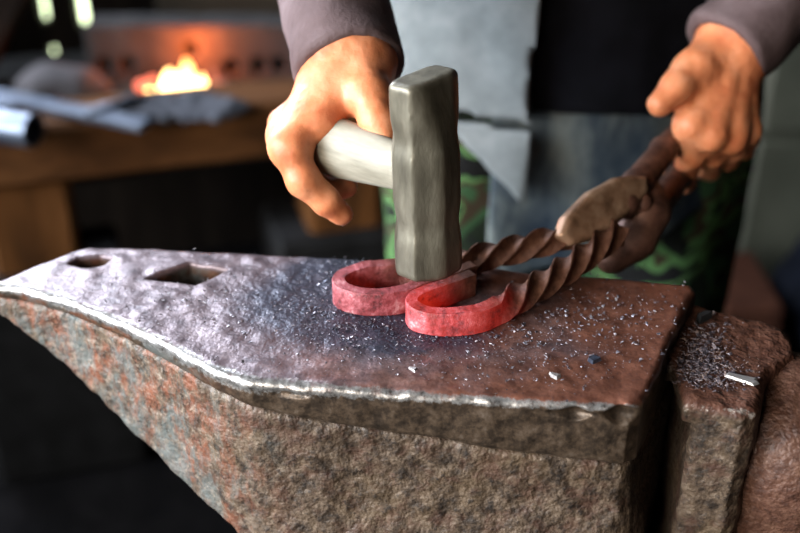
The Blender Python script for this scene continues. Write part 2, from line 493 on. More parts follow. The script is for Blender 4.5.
def f_plate(P):
    X, Y, Z = P
    d2 = poly2d(X, Y, OUT)
    d2 = d2 + .0012 * vnoise(X, Y, 0 * X, .03, 3) + .0007 * vnoise(X, Y, 0 * X, .011, 4)
    top = zP + .0010 * vnoise(X, Y, 0 * X, .06, 5) + .0005 * vnoise(X, Y, 0 * X, .012, 6)
    bot = zP - np.interp(X, lowx, seam_d) + .0012 * vnoise(X, 0 * X, 0 * X, .03, 8)
    dz = np.maximum(Z - top, bot - Z)
    d = rcomb(d2, dz, .0052)
    d = d + .0006 * vnoise(X, Y, Z, .009, 9)
    # chips knocked out of the front edge
    e = np.abs(Y - front_y(X)) + 0 * Z
    n = np.maximum(vnoise(X, 0 * X, 0 * X + .3, .013, 10) * .6 + vnoise(X, 0 * X, 0 * X, .034, 12) * .7 - .12, 0)
    zone = np.clip((X - atz(225, 370, zP)[0]) / .05, 0, 1)
    chip = np.sqrt(e ** 2 + (Z - (zP - .0075)) ** 2) - (.0200 * n * zone)
    d = smax(d, -chip, .0015)
    h = np.maximum(poly2d(X, Y, hardy), -1) + 0 * Z
    d = smax(d, -h, .003)
    d = smax(d, -(poly2d(X, Y, prit) + 0 * Z), .002)
    return d


def f_body(P):
    X, Y, Z = P
    d2 = poly2d(X, Y, OUT) + .0016 + .0018 * vnoise(X, Y, 0 * X, .05, 13)
    under = zP - np.interp(X, lowx, heel_d)
    top = zP - np.interp(X, lowx, seam_d) + .0005
    dz = np.maximum(Z - top, (under - Z) * .62)
    d = rcomb(d2, dz, .004)
    d = smax(d, -(poly2d(X, Y, hardy) + 0 * Z), .002)
    d = smax(d, -(poly2d(X, Y, prit) + 0 * Z), .002)
    # waist and foot
    ax = np.array([math.cos(-.13), math.sin(-.13), 0]); ay = np.array([-ax[1], ax[0], 0]); az = np.array([0, 0, 1])
    c0 = (.045, .565, .62)
    w = boxd(P, (.045, .575, .66), (.10, .052, .09), [ax, ay, az], .02)
    ft = boxd(P, (.045, .575, .575), (.155, .095, .025), [ax, ay, az], .012)
    d = smin(d, smin(w, ft, .05), .05)
    d = np.maximum(d, Z - top)
    d = d + .0013 * vnoise(X, Y, Z, .02, 14) + .0010 * vnoise(X, Y, Z, .008, 15) + .0022 * np.maximum(vnoise(X, Y, Z, .006, 16) - .45, 0)
    return d


def seg_dist(V, A, B):
    A = np.asarray(A); B = np.asarray(B); e = B - A
    t = np.clip(((V - A) @ e) / (e @ e), 0, 1); return np.linalg.norm(V - A - t[:, None] * e, axis=1)


def plate_attrs(V):
    X, Y, Z = V.T
    top = np.clip((Z - (zP - .0045)) / .003, 0, 1)
    # width of the hammered-bright edge: a bevel that runs the whole front edge, broadest at the heel bend
    ey = front_y(X)
    dist = np.sqrt((Y - ey - .0015) ** 2 + (Z - (zP - .003)) ** 2)
    width = np.interp(X, [XL, atz(120, 322, zP)[0], atz(250, 380, zP)[0], atz(330, 388, zP)[0], atz(450, 396, zP)[0], XR], [.0046, .0058, .0074, .0048, .0034, .0028])
    worn = np.clip(1.35 - dist / width, 0, 1)
    c = np.mean(hardy, axis=0)
    worn = np.maximum(worn, .0 * X)
    rusty = np.clip(.5 + (X - .04) / .26, 0, 1) + .25 * np.clip((.55 - Y) / .04, 0, 1) * np.clip((X + .1) / .1, 0, 1)
    q = lambda x, y, r: np.exp(-((X - atz(x, y, zP)[0]) ** 2 + (Y - atz(x, y, zP)[1]) ** 2) / r ** 2)
    zone = np.clip(q(345, 270, .03) + q(350, 320, .035) + q(400, 335, .02) + q(290, 300, .045) * .7 + q(460, 335, .025) * .6 + .12, 0, 1)
    heel = np.clip((atz(250, 380, zP)[0] - X) / .06, 0, 1)
    return dict(top=top, worn=worn, rusty=rusty, scale_zone=zone, heelness=heel)


def side_attrs(V):
    X, Y, Z = V.T
    heel = np.clip((atz(290, 380, zP)[0] - X) / .07, 0, 1)
    return dict(top=0 * X, worn=0 * X, rusty=0 * X, scale_zone=0 * X, heelness=heel)


anvil = thing('anvil', 'rusty iron anvil with square hardy hole, standing on a wooden stump', 'anvil', (.05, .575, .55))
bx0, by0, _ = np.min(OUT, axis=0); bx1, by1, _ = np.max(OUT, axis=0)
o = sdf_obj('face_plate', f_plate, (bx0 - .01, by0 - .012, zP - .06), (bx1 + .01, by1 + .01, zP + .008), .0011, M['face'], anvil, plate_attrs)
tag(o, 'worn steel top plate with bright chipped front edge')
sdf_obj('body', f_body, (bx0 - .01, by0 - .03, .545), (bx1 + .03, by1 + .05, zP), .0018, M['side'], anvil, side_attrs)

# the lower table (step) with its upright front lug, beyond the end of the face
zT = FACE - .013
TAB = [atz(x, y, zT) for x, y in ((684, 402), (712, 408), (744, 414), (757, 410), (764, 398), (770, 372), (797, 352), (795, 340), (788, 329), (778, 322), (715, 309), (690, 300))]
inner = [atz(x, y, zT) for x, y in ((640, 300), (600, 345), (622, 352), (676, 362))]
TABF = TAB + inner


gx = np.array([math.cos(-.13), math.sin(-.13), 0.]); gy = np.array([-gx[1], gx[0], 0.])
grv = (atz(664, 404, zT) + atz(683, 404, zT)) / 2 + gy * .02 + [0, 0, -.116]


def f_table(P):
    X, Y, Z = P
    d2 = poly2d(X, Y, TABF) + .001 * vnoise(X, Y, 0 * X, .03, 21)
    top = zT + .0012 * vnoise(X, Y, 0 * X, .03, 22) + .0006 * vnoise(X, Y, 0 * X, .01, 23)
    dz = np.maximum(Z - top, .64 - Z)
    d = rcomb(d2, dz, .006)
    g = boxd(P, grv, (.0125, .065, .1), [gx, gy, np.array([0, 0, 1.])], .003)
    d = smax(d, -g, .004)
    return d + .0012 * vnoise(X, Y, Z, .02, 24) + .0007 * vnoise(X, Y, Z, .007, 25)


def table_attrs(V):
    X, Y, Z = V.T
    top = np.clip((Z - (zT - .006)) / .004, 0, 1)
    A, B = TAB[0], TAB[3]
    worn = np.clip(1.1 - seg_dist(V, np.array([*A[:2], zT - .003]), np.array([*B[:2], zT - .003])) / .005, 0, 1) * .5
    side = np.clip((X - TAB[3][0] - .004) / .01, 0, 1)
    return dict(top=top, worn=worn, rusty=np.maximum(top, side), scale_zone=0 * X, heelness=0 * X)


tx0, ty0, _ = np.min(TABF, axis=0); tx1, ty1, _ = np.max(TABF, axis=0)
sdf_obj('table', f_table, (tx0 - .01, ty0 - .012, .63), (tx1 + .012, ty1 + .012, zT + .008), .0016, M['side'], anvil, table_attrs)

axv = np.array([math.cos(-.13), math.sin(-.13), 0.])
hs = (atz(770, 372, zT) + atz(795, 346, zT)) / 2 + np.array([-.03, .004, -.062])


def f_horn(P):
    X, Y, Z = P
    a = hs + axv * .045; b = hs + axv * .30 + np.array([0, 0, .045])
    d = cap(P, a, b, .058, .010)
    web = cap(P, hs + axv * .03 + np.array([0, .005, -.06]), hs + axv * .13 + np.array([0, 0, -.02]), .05, .03)
    d = smin(d, web, .03)
    return d + .001 * vnoise(X, Y, Z, .025, 26) + .0006 * vnoise(X, Y, Z, .008, 27)


sdf_obj('horn', f_horn, hs - [.09, .1, .2], hs + axv * .32 + [0, .12, .08], .002, M['side'], anvil,
        lambda V: dict(top=0 * V[:, 0], worn=0 * V[:, 0], rusty=0 * V[:, 0] + .8, scale_zone=0 * V[:, 0], heelness=0 * V[:, 0]))


def f_stump(P):
    X, Y, Z = P
    an = np.arctan2(Y - .585, X - .05)
    d = np.sqrt((X - .05) ** 2 + (Y - .585) ** 2) - (.215 + .012 * np.sin(5 * an + 1) + .02 * (1 - Z / .55))
    d = rcomb(d, np.abs(Z - .274) - .274, .012)
    return d + .004 * vnoise(X, Y, Z * .25, .03, 31)


o = sdf_obj('tree_stump', f_stump, (-.24, .3, -.004), (.34, .88, .56), .006, M['stump'])
tag(o, 'dark round wooden stump standing under the anvil', 'stump')

# ------------------------------------------------------------------ loose scale on the anvil
def flake_geo(rs, c, r, nrm_tilt=.5, thick=.25):
    k = rs.randint(4, 7); an = np.sort(rs.uniform(0, 2 * math.pi, k)) + rs.uniform(0, 6)
    rad = r * rs.uniform(.55, 1.15, k)
    u = np.stack([np.cos(an) * rad, np.sin(an) * rad, np.zeros(k)], 1)
    tx, ty = rs.uniform(-nrm_tilt, nrm_tilt, 2)
    u[:, 2] = u[:, 0] * tx + u[:, 1] * ty
    h = r * thick
    lo = u + c; hi = u * .85 + c + np.array([0, 0, h])
    lift = zfix = lo[:, 2].min() - c[2]
    V = np.concatenate([lo, hi]); V[:, 2] -= lift * .7
    F = [list(range(k))[::-1], list(range(k, 2 * k))] + [[i, (i + 1) % k, k + (i + 1) % k, k + i] for i in range(k)]
    return V, F


def inside(p, poly):
    c = False; n = len(poly)
    for i in range(n):
        a, b = poly[i], poly[i - 1]
        if (a[1] > p[1]) != (b[1] > p[1]) and p[0] < (b[0] - a[0]) * (p[1] - a[1]) / (b[1] - a[1]) + a[0]: c = not c
    return c


def scatter(name, spots, mat, zf, poly, seed, holes=()):
    rs = np.random.RandomState(seed); mb = MB()
    for (cx, cy, sx, sy, cnt, r0, r1) in spots:
        k = 0; tries = 0
        while k < cnt and tries < cnt * 6:
            tries += 1
            p = atz(cx + rs.normal() * sx, cy + rs.normal() * sy, zf)
            if not inside(p, poly) or any(inside(p, h) for h in holes): continue
            r = .68 * (r0 + (r1 - r0) * rs.rand() ** 3.2)
            V, F = flake_geo(rs, p, r); mb.add(V, F); k += 1
    return mb.build(name, mat)


o = scatter('iron_scale', [(250, 300, 60, 20, 520, .0006, .0026), (330, 330, 55, 18, 420, .0006, .0024), (345, 270, 22, 8, 160, .0006, .0022), (420, 345, 70, 14, 300, .0006, .0020),
                           (560, 335, 60, 22, 620, .0006, .0026), (620, 310, 40, 14, 300, .0006, .0024), (480, 300, 35, 12, 160, .0006, .0018), (180, 290, 60, 14, 160, .0005, .0017),
                           (520, 365, 70, 14, 130, .0006, .0022), (350, 330, 200, 40, 260, .0005, .0016)], M['flake'], FACE + .0004, OUT, 5, (hardy, prit))
tag(o, 'loose grey specks of iron scale strewn over the anvil face', 'iron scale', kind='stuff')
o = scatter('dark_scale', [(345, 272, 16, 6, 200, .0006, .0022), (350, 318, 28, 9, 340, .0006, .0022), (415, 333, 30, 5, 220, .0006, .0020), (470, 336, 22, 4, 80, .0006, .0018)],
            M['flake_dark'], FACE + .0004, OUT, 6, (hardy, prit))
tag(o, 'blue-black scale dust around the glowing hooks on the anvil', 'iron scale', kind='stuff')
TABTOP = [atz(x, y, zT) for x, y in ((668, 385), (700, 392), (748, 402), (766, 375), (780, 335), (715, 312), (690, 316))]
o = scatter('scale_heap', [(704, 352, 14, 17, 620, .0008, .0034), (716, 374, 16, 8, 320, .0008, .0030), (690, 370, 9, 12, 260, .0008, .0028), (720, 345, 25, 22, 90, .0006, .0016)], M['flake_heap'], zT + .001, TABTOP, 8)
tag(o, 'heap of broken scale chips lying on the lower step of the anvil', 'iron scale', kind='stuff')


def chip(name, px, z, r, mat, label, seed, el=1.0, thick=.5, rot=0.0, tilt=.3):
    rs = np.random.RandomState(seed); p = atz(*px, z); V, F = flake_geo(rs, np.zeros(3), r, tilt, thick)
    V[:, 0] *= el; c, s = math.cos(rot), math.sin(rot)
    V = np.stack([V[:, 0] * c - V[:, 1] * s, V[:, 0] * s + V[:, 1] * c, V[:, 2]], 1); V[:, 2] -= V[:, 2].min()
    b = MB(); b.add(V + p, F); tag(b.build(name, mat), label, 'metal chip')


chip('metal_sliver', (742, 380), zT + .0008, .0060, M['silver'], 'long bright silver sliver on the right of the anvil step', 3, 2.6, .25, -.55)
chip('scale_chip', (413, 371), FACE + .0006, .0033, M['pale_chip'], 'pale chip on the anvil face nearest the front edge below the right hook', 4)
chip('scale_chip', (594, 363), FACE + .0006, .0050, M['flake_dark'], 'dark grey chip on the anvil face near its right front corner', 5, 1.3)
chip('scale_chip', (554, 376), FACE + .0006, .0042, M['pale_chip'], 'pale grey chip near the front edge, left of the dark grey chip', 6)
chip('scale_lump', (703, 322), zT + .0008, .0055, M['black_iron'], 'small black lump at the back of the chip heap on the step', 9, 1.0, 1.0)


# ------------------------------------------------------------------ the two twisted bars with hooked, glowing ends
def catmull(pts, n):
    pts = np.asarray(pts, float); P = np.concatenate([[2 * pts[0] - pts[1]], pts, [2 * pts[-1] - pts[-2]]])
    out = []
    m = len(pts) - 1
    for i in range(m):
        a, b, c, d = P[i:i + 4]
        for t in np.linspace(0, 1, n, endpoint=False):
            out.append(.5 * (2 * b + (c - a) * t + (2 * a - 5 * b + 4 * c - d) * t ** 2 + (3 * b - a - 3 * c + d) * t ** 3))
    out.append(pts[-1]); return np.array(out)


def resample(C, step):
    s = np.concatenate([[0], np.cumsum(np.linalg.norm(np.diff(C, axis=0), axis=1))])
    u = np.linspace(0, s[-1], max(8, int(s[-1] / step)))
    return np.stack([np.interp(u, s, C[:, k]) for k in range(3)], 1), u


SEC = []
for (x0, y0, x1, y1) in ((-1, -.88, -1, .88), (-.88, 1, .88, 1), (1, .88, 1, -.88), (.88, -1, -.88, -1)):
    for t in (0, .33, .66, 1): SEC.append((x0 + (x1 - x0) * t, y0 + (y1 - y0) * t))
SEC = np.array(SEC)
HOLLOW = np.where([(k // 4) in (0, 1, 2, 3) and k % 4 in (1, 2) for k in range(len(SEC))], .80, 1.0)


def sweep(C, wid, hei, tw, seed=0, capA=True, capB=True, hollow=None):
    """rectangular section (half sizes wid x hei) swept along C, turned by tw radians at each point"""
    n = len(C); T = np.gradient(C, axis=0); T /= np.linalg.norm(T, axis=1)[:, None]
    rs = np.random.RandomState(seed); jit = rs.uniform(-1, 1, (n, 2)); kern = np.ones(7) / 7
    jit = np.stack([np.convolve(jit[:, k], kern, 'same') for k in range(2)], 1)
    V = []
    for i in range(n):
        u = np.cross([0, 0, 1], T[i]); u /= np.linalg.norm(u); w = np.cross(T[i], u)
        c, s = math.cos(tw[i]), math.sin(tw[i])
        uu = u * c + w * s; ww = -u * s + w * c
        for kq, q in enumerate(SEC):
            q = q * (1 + (HOLLOW[kq] - 1) * (hollow[i] if hollow is not None else 0))
            V.append(C[i] + uu * q[0] * wid[i] * (1 + .12 * jit[i, 0]) + ww * q[1] * hei[i] * (1 + .10 * jit[i, 1]))
    k = len(SEC); F = []
    for i in range(n - 1):
        for j in range(k):
            a, b = i * k + j, i * k + (j + 1) % k; F.append((a, b, b + k, a + k))
    if capA: F.append(list(range(k))[::-1])
    if capB: F.append([(n - 1) * k + j for j in range(k)])
    return np.array(V), F


def make_bar(label, px, split, n_total, mat, turn, tip_cold, seed, heat_len):
    """px: list of (x, y, height of the centre line) from the tongs end to the free tip"""
    C = catmull([atz(x, y, z) for x, y, z in px], 12)
    ptsP = np.array([atz(x, y, z) for x, y, z in px])
    C, u = resample(C, .0012)
    i0 = int(np.argmin(np.linalg.norm(C - ptsP[split], axis=1)))
    us = u[i0]
    blend = np.clip((us - u) / .02, 0, 1)                    # 1 on the shank, 0 on the hook
    tw = -turn * (us - u) * (u < us) * 1.0
    wid = np.where(u < us, .0050 + (.0076 - .0050) * blend, .0050 - .0008 * np.clip((u - us) / .06, 0, 1))
    hei = np.where(u < us, .0082 + (.0076 - .0082) * blend, .0082)
    L = u[-1]
    heat = np.clip((u - (us - heat_len)) / (heat_len + .03), 0, 1)
    heat *= np.clip(1 - (u - (L - tip_cold)) / (tip_cold + .004), 0, 1) ** 1.6
    root = thing('twisted_iron_bar', label, 'iron bar', C[i0] - [0, 0, .008], 'hot hooked iron bars in the tongs')
    V, F = sweep(C[:i0 + 1], wid[:i0 + 1], hei[:i0 + 1], tw[:i0 + 1], seed, hollow=blend[:i0 + 1])
    a = mesh_obj('twisted_shank', V, F, mat, root, False, dict(hotness=np.repeat(heat[:i0 + 1], len(SEC))))
    V, F = sweep(C[i0:], wid[i0:], hei[i0:], tw[i0:], seed + 1)
    b = mesh_obj('hooked_end', V, F, mat, root, False, dict(hotness=np.repeat(heat[i0:], len(SEC))))
    b['label'] = 'glowing red hooked end'
    for o_ in (a, b):
        o_.data.polygons.foreach_set('use_smooth', np.ones(len(o_.data.polygons), dtype=bool))
        o_.data.set_sharp_from_angle(angle=math.radians(38)) if hasattr(o_.data, 'set_sharp_from_angle') else None
    return root


zc = FACE + .0086
make_bar('twisted iron bar with the dull cherry hook, under the hammer', [(572, 234, .867), (552, 240, .866), (505, 252, .862), (465, 261, .860), (428, 268, zc), (398, 272, zc), (368, 275, zc), (347, 281, zc),
         (339, 289, zc), (345, 297, zc), (368, 302, zc), (398, 300, zc), (425, 291, zc), (452, 281, zc), (473, 274, zc)], 5, 0, M['bar_dull'], -74, .058, 11, .02)
make_bar('twisted iron bar with the brighter red hook, nearer the anvil front edge', [(618, 232, .869), (604, 242, .868), (575, 263, .864), (545, 282, .861), (515, 299, .859), (496, 311, zc), (476, 319, zc), (445, 322, zc), (422, 319, zc),
         (412, 312, zc), (416, 304, zc), (432, 297, zc), (452, 290, zc), (472, 283, zc)], 5, 0, M['bar_bright'], -74, .038, 13, .03)

# ------------------------------------------------------------------ the hammer
hd = np.array([.0635, -.056, .004]); hd /= np.linalg.norm(hd)            # handle runs this way into the head
hp = np.cross([0, 0, 1], hd); hp /= np.linalg.norm(hp); hu = np.cross(hd, hp)
HAX = [hd, hp, hu]
hb = np.array([.018, .600, .883]); HC = hb + hu * .060                    # foot and centre of the head
hammer = thing('hammer', 'short-handled steel forging hammer striking the hooks, held in the left-hand fist', 'hammer', hb)


def f_head(P):
    X, Y, Z = P
    q = [(X - HC[0]) * a[0] + (Y - HC[1]) * a[1] + (Z - HC[2]) * a[2] for a in HAX]
    t = np.clip(np.abs(q[2]) / .063, 0, 1)
    w = .0215 - .0018 * np.exp(-((np.abs(q[2]) - .028) / .009) ** 2) + .0006 * t
    s = np.maximum(np.maximum(np.abs(q[0]), np.abs(q[1])), (np.abs(q[0]) + np.abs(q[1])) * .742) - w
    # lower end is the square face, upper end draws down to a rounded peen
    up = np.clip((q[2] - .022) / .044, 0, 1)
    s = smax(s, np.abs(q[0]) - (.0215 - .011 * up), .006)
    return rcomb(s, np.abs(q[2]) - .063, .004)


sdf_obj('head', f_head, HC - [.055, .055, .085], HC + [.055, .055, .085], .0014, M['hammer'], hammer)


def f_handle(P):
    X, Y, Z = P
    q = [(X - HC[0]) * a[0] + (Y - HC[1]) * a[1] + (Z - HC[2]) * a[2] for a in HAX]
    t = np.clip((-q[0] - .02) / .05, 0, 1); t2 = np.clip((-q[0] - .13) / .05, 0, 1)
    a = .011 + .004 * t + .001 * t2; b = .015 + .005 * t + .001 * t2
    d = (np.sqrt((q[1] / a) ** 2 + (q[2] / b) ** 2) - 1) * .012
    return rcomb(d, np.abs(q[0] + .0540) - .0715, .004)


sdf_obj('handle', f_handle, HC + hd * .028 - [.14, .03, .07], HC - hd * .15 + [.10, .10, .07], .0014, M['handle'], hammer)

# ------------------------------------------------------------------ the tongs
tongs = thing('blacksmith_tongs', 'rusty blacksmith tongs gripping the two twisted bars, held in the right-hand fist', 'tongs', at(625, 235, .70))
J = lambda x, y, Y: at(x, y, Y)


def slab(P, pts, nrm, half, r=.004):
    """flat plate: polygon of world points, thickness 2*half along nrm"""
    X, Y, Z = P; pts = [np.asarray(p, float) for p in pts]; c = np.mean(pts, axis=0)
    nrm = np.asarray(nrm, float); nrm /= np.linalg.norm(nrm)
    u = pts[1] - pts[0]; u -= nrm * (u @ nrm); u /= np.linalg.norm(u); v = np.cross(nrm, u)
    D = [X - c[0], Y - c[1], Z - c[2]]
    pu, pv, pn = (sum(D[k] * w[k] for k in range(3)) for w in (u, v, nrm))
    return rcomb(poly2d(pu, pv, [((p - c) @ u, (p - c) @ v) for p in pts]), np.abs(pn) - half, r)


def bounds(pts, m):
    pts = np.asarray(pts); return pts.min(0) - m, pts.max(0) + m


jawA = [J(554, 236, .655), J(562, 218, .664), J(588, 192, .684), J(612, 178, .702), J(642, 176, .716), J(640, 194, .712), J(622, 217, .690), J(604, 238, .664), J(572, 246, .652)]
nA = np.cross(jawA[3] - jawA[0], jawA[6] - jawA[0])


def f_jawA(P):
    d = slab(P, jawA, nA, .0065, .0045)
    return d + .0006 * vnoise(*P, .012, 41)


lo, hi = bounds(jawA, .02)
o = sdf_obj('jaw', f_jawA, lo, hi, .0014, M['tong_jaw'], tongs); o['label'] = 'tan upper jaw with a bright worn edge'
jb = [J(612, 258, .690), J(634, 238, .702), J(646, 212, .714), J(648, 192, .725)]


def f_jawB(P):
    d = cap(P, jb[0], jb[1], .012, .0155)
    d = smin(d, cap(P, jb[1], jb[2], .0155, .016), .008); d = smin(d, cap(P, jb[2], jb[3], .016, .011), .008)
    return d + .0006 * vnoise(*P, .012, 42)


lo, hi = bounds(jb, .03)
sdf_obj('jaw', f_jawB, lo, hi, .0016, M['tong'], tongs)


def rein(pts, rad, seed, flat=1.0):
    pts = [np.asarray(p) for p in pts]

    def fn(P):
        d = None
        for i in range(len(pts) - 1):
            c = cap(P, pts[i], pts[i + 1], rad[i], rad[i + 1]); d = c if d is None else smin(d, c, .004)
        return d + .0005 * vnoise(*P, .015, seed)
    lo, hi = bounds(pts, .02); sdf_obj('rein', fn, lo, hi, .0018, M['tong'], tongs)


rein([J(622, 203, .700), J(636, 186, .720), J(664, 150, .768), J(690, 122, .812), J(716, 100, .852), J(735, 86, .885)], [.0125, .0115, .010, .0092, .008, .0065], 43)
rein([J(640, 226, .712), J(655, 207, .740), J(680, 176, .795), J(705, 140, .842), J(722, 122, .872), J(740, 110, .90)], [.0135, .0115, .0095, .0085, .008, .0065], 44)
rv = J(641, 203, .706); b = MB(); rd = FW * -1
b.tube([rv + FW * .02, rv - FW * .006, rv - FW * .009], [.007, .007, .0045], 16); b.build('rivet', M['tong'], tongs, True)


# ------------------------------------------------------------------ the smith
def union(P, prims, k):
    d = None
    for a, b_, r1, r2 in prims:
        c = cap(P, a, b_, r1, r2); d = c if d is None else smin(d, c, k)
    return d


FT = (.16, 1.08)                                            # where he stands (middle of the body in plan)
# --- hand on the tongs (his left hand), drawn from wrist to fingertips
Lw = at(736, 38, .835); Lel = np.array([.47, 1.02, 1.10])
LK = [at(691, 126, .772), at(711, 135, .770), at(731, 137, .778), at(747, 131, .793)]
LH_palm = [(at(729, 54, .830), LK[0], .0165, .0115), (at(733, 52, .826), LK[1], .017, .0125), (at(739, 52, .828), LK[2], .017, .012), (at(740, 58, .832), LK[3], .0140, .0105),
           (LK[0] + [0, .006, 0], LK[2] + [0, .006, 0], .0115, .0115), (at(706, 66, .822), at(733, 95, .812), .016, .014), (Lw, at(734, 62, .826), .0245, .021),
           (at(734, 50, .830), at(692, 74, .801), .019, .0150), (at(712, 72, .815), at(706, 112, .786), .0135, .0115)]
LH_f = [
    [LK[0], at(690, 156, .782), at(684, 182, .812), at(672, 180, .838)],
    [LK[1], at(713, 154, .800), at(709, 170, .836), at(692, 168, .856)],
    [LK[2], at(733, 149, .812), at(728, 160, .846), at(710, 160, .866)],
    [LK[3], at(748, 140, .824), at(744, 150, .852), at(730, 152, .870)]]
LH_r = [(.0106, .0100, .0090, .0078), (.0104, .0096, .0088, .0076), (.0098, .0090, .0082, .0072), (.0086, .0080, .0074, .0064)]
LH_th = [at(722, 54, .826), at(694, 70, .800), at(676, 88, .782), at(660, 104, .772)]
LH_tr = (.018, .0152, .0128, .0098)


def hand_fn(palm, fingers, frad, thumb, trad, forearm, seed):
    def fn(P):
        d = union(P, palm, .010)
        for k, (a, b_, r1, r2) in enumerate(forearm): d = smin(d, cap(P, a, b_, r1, r2), .02)
        for f, r in zip(fingers, frad):
            g = None
            for i in range(3):
                c = cap(P, f[i], f[i + 1], r[i], r[i + 1]); g = c if g is None else smin(g, c, .004)
            for i in (0, 1):                                # knuckles
                g = smin(g, cap(P, f[i], f[i], r[i] * 1.02), .004)
            d = smin(d, g, .0065)
        g = None
        for i in range(3):
            c = cap(P, thumb[i], thumb[i + 1], trad[i], trad[i + 1]); g = c if g is None else smin(g, c, .004)
        d = smin(d, g, .008)
        # tendons and creases
        for i, f in enumerate(fingers):
            w = palm[i][0]; d = smin(d, cap(P, w + (f[0] - w) * .25 - FW * .012, f[0] - FW * .004, .0035, .0055), .007)
        return d + .0007 * vnoise(*P, .014, seed) + .0003 * vnoise(*P, .005, seed + 1)
    return fn


lall = [p for f in LH_f for p in f] + LH_th + [Lw]
lo, hi = bounds(lall, .034); hi = hi + [.03, .06, .05]
Lfa = [(Lw, Lw + (Lel - Lw) * .35, .0265, .034)]
LV, LQ = sdf_geo(hand_fn(LH_palm, LH_f, LH_r, LH_th, LH_tr, Lfa, 51), lo, hi, .0016)

# --- fist on the hammer (his right hand)
Rw = at(351, 60, .702); Rel = np.array([-.105, 1.00, 1.12])
RK = [at(290, 147, .642), at(287, 136, .664), at(288, 126, .686), at(294, 118, .706)]
RH_palm = [(at(336, 68, .692), RK[0], .0175, .0118), (at(340, 64, .702), RK[1], .017, .0118), (at(345, 64, .712), RK[2], .016, .0110), (at(350, 64, .720), RK[3], .0145, .0100),
           (at(358, 68, .688), at(322, 122, .652), .0160, .0115), (RK[0], RK[2], .0108, .0108), (Rw, at(342, 84, .690), .0250, .019)]
RH_f = [
    [RK[0], at(303, 180, .632), at(326, 201, .632), at(341, 214, .636)],
    [RK[1], at(303, 172, .654), at(326, 192, .654), at(346, 188, .656)],
    [RK[2], at(304, 162, .676), at(328, 182, .676), at(350, 176, .678)],
    [RK[3], at(308, 152, .696), at(330, 170, .698), at(350, 164, .700)]]
RH_r = [(.0110, .0100, .0090, .0078), (.0106, .0096, .0086, .0076), (.0100, .0092, .0084, .0074), (.0088, .0080, .0075, .0066)]
RH_th = [at(357, 70, .688), at(368, 96, .662), at(378, 120, .646), at(384, 142, .636)]
RH_tr = (.0175, .0145, .0118, .0092)
rall = [p for f in RH_f for p in f] + RH_th + [Rw]
lo, hi = bounds(rall, .034); hi = hi + [.01, .06, .05]
Rfa = [(Rw, Rw + (Rel - Rw) * .35, .0275, .036)]
RV, RQ = sdf_geo(hand_fn(RH_palm, RH_f, RH_r, RH_th, RH_tr, Rfa, 53), lo, hi, .0016)

# --- the rest of the body, standing behind the anvil
cx, cy = FT
shR = np.array([cx - .20, cy + .02, 1.42]); shL = np.array([cx + .20, cy + .02, 1.42])
hipR = np.array([.075, cy + .02, .92]); hipL = np.array([.275, cy + .02, .92])
knR = np.array([.068, cy - .015, .50]); knL = np.array([.285, cy - .02, .50])
anR = np.array([.055, cy + .05, .10]); anL = np.array([.300, cy + .05, .10])
hc = np.array([cx - .02, cy - .09, 1.655])


def f_core(P):
    X, Y, Z = P
    d = ell(P, (cx, cy, 1.02), (.165, .115, .20)); d = smin(d, ell(P, (cx, cy + .015, 1.28), (.185, .12, .22)), .08)
    d = smin(d, cap(P, shR, shL, .06), .08)
    d = smin(d, cap(P, (cx, cy + .01, 1.42), hc + [0, .03, -.06], .062, .055), .04)
    for a, b_, c_ in ((hipR, knR, anR), (hipL, knL, anL)):
        l = smin(cap(P, a, b_, .085, .055), cap(P, b_, c_, .055, .038), .03)
        l = smin(l, cap(P, c_ + [0, .02, -.06], c_ + [0, -.13, -.065], .032, .026), .03)
        d = smin(d, l, .05)
    for s_, e, w in ((shR, Rel, Rw), (shL, Lel, Lw)):
        a = smin(cap(P, s_, e, .050, .040), cap(P, e, e + (w - e) * .8, .041, .031), .02); d = smin(d, a, .03)
    # head bowed over the work: skull, jaw, nose, ears, eye sockets
    h = ell(P, hc, (.077, .098, .105)); h = smin(h, ell(P, hc + [0, -.045, -.075], (.052, .05, .05)), .03)
    n_ = cap(P, hc + [0, -.098, -.005], hc + [0, -.116, -.042], .008, .014); h = smin(h, n_, .012)
    for s_ in (-1, 1):
        h = smin(h, ell(P, hc + [s_ * .08, .01, -.02], (.012, .02, .032)), .008)
        h = smax(h, -ell(P, hc + [s_ * .031, -.103, .003], (.016, .016, .011)), .01)
        h = smin(h, ell(P, hc + [s_ * .031, -.088, .003], (.012, .012, .011)), .002)
    h = smin(h, cap(P, hc + [-.02, -.100, -.072], hc + [.02, -.100, -.072], .006), .006)
    return smin(d, h, .02)


BV, BQ = sdf_geo(f_core, (-.26, .80, -.002), (.60, 1.30, 1.80), .007)
person = thing('person', 'person in grey jacket and camouflage trousers, hammering at the anvil and holding tongs', 'person', (cx, cy, 0))
V = np.concatenate([BV, LV, RV]); Q = np.concatenate([BQ, LQ + len(BV), RQ + len(BV) + len(LV)])
mesh_obj('body', V, Q, M['skin'], person)


def f_trousers(P):
    X, Y, Z = P
    d = ell(P, (cx, cy, .96), (.185, .130, .14))
    for a, b_, c_ in ((hipR, knR, anR), (hipL, knL, anL)):
        d = smin(d, smin(cap(P, a, b_, .102, .080), cap(P, b_, c_ + [0, 0, .02], .080, .066), .03), .05)
    d = d + .007 * vnoise(X, Y, Z * .6, .07, 61) + .003 * vnoise(X, Y, Z * .7, .03, 62)
    return np.maximum(np.maximum(d, Z - .875), .07 - Z)


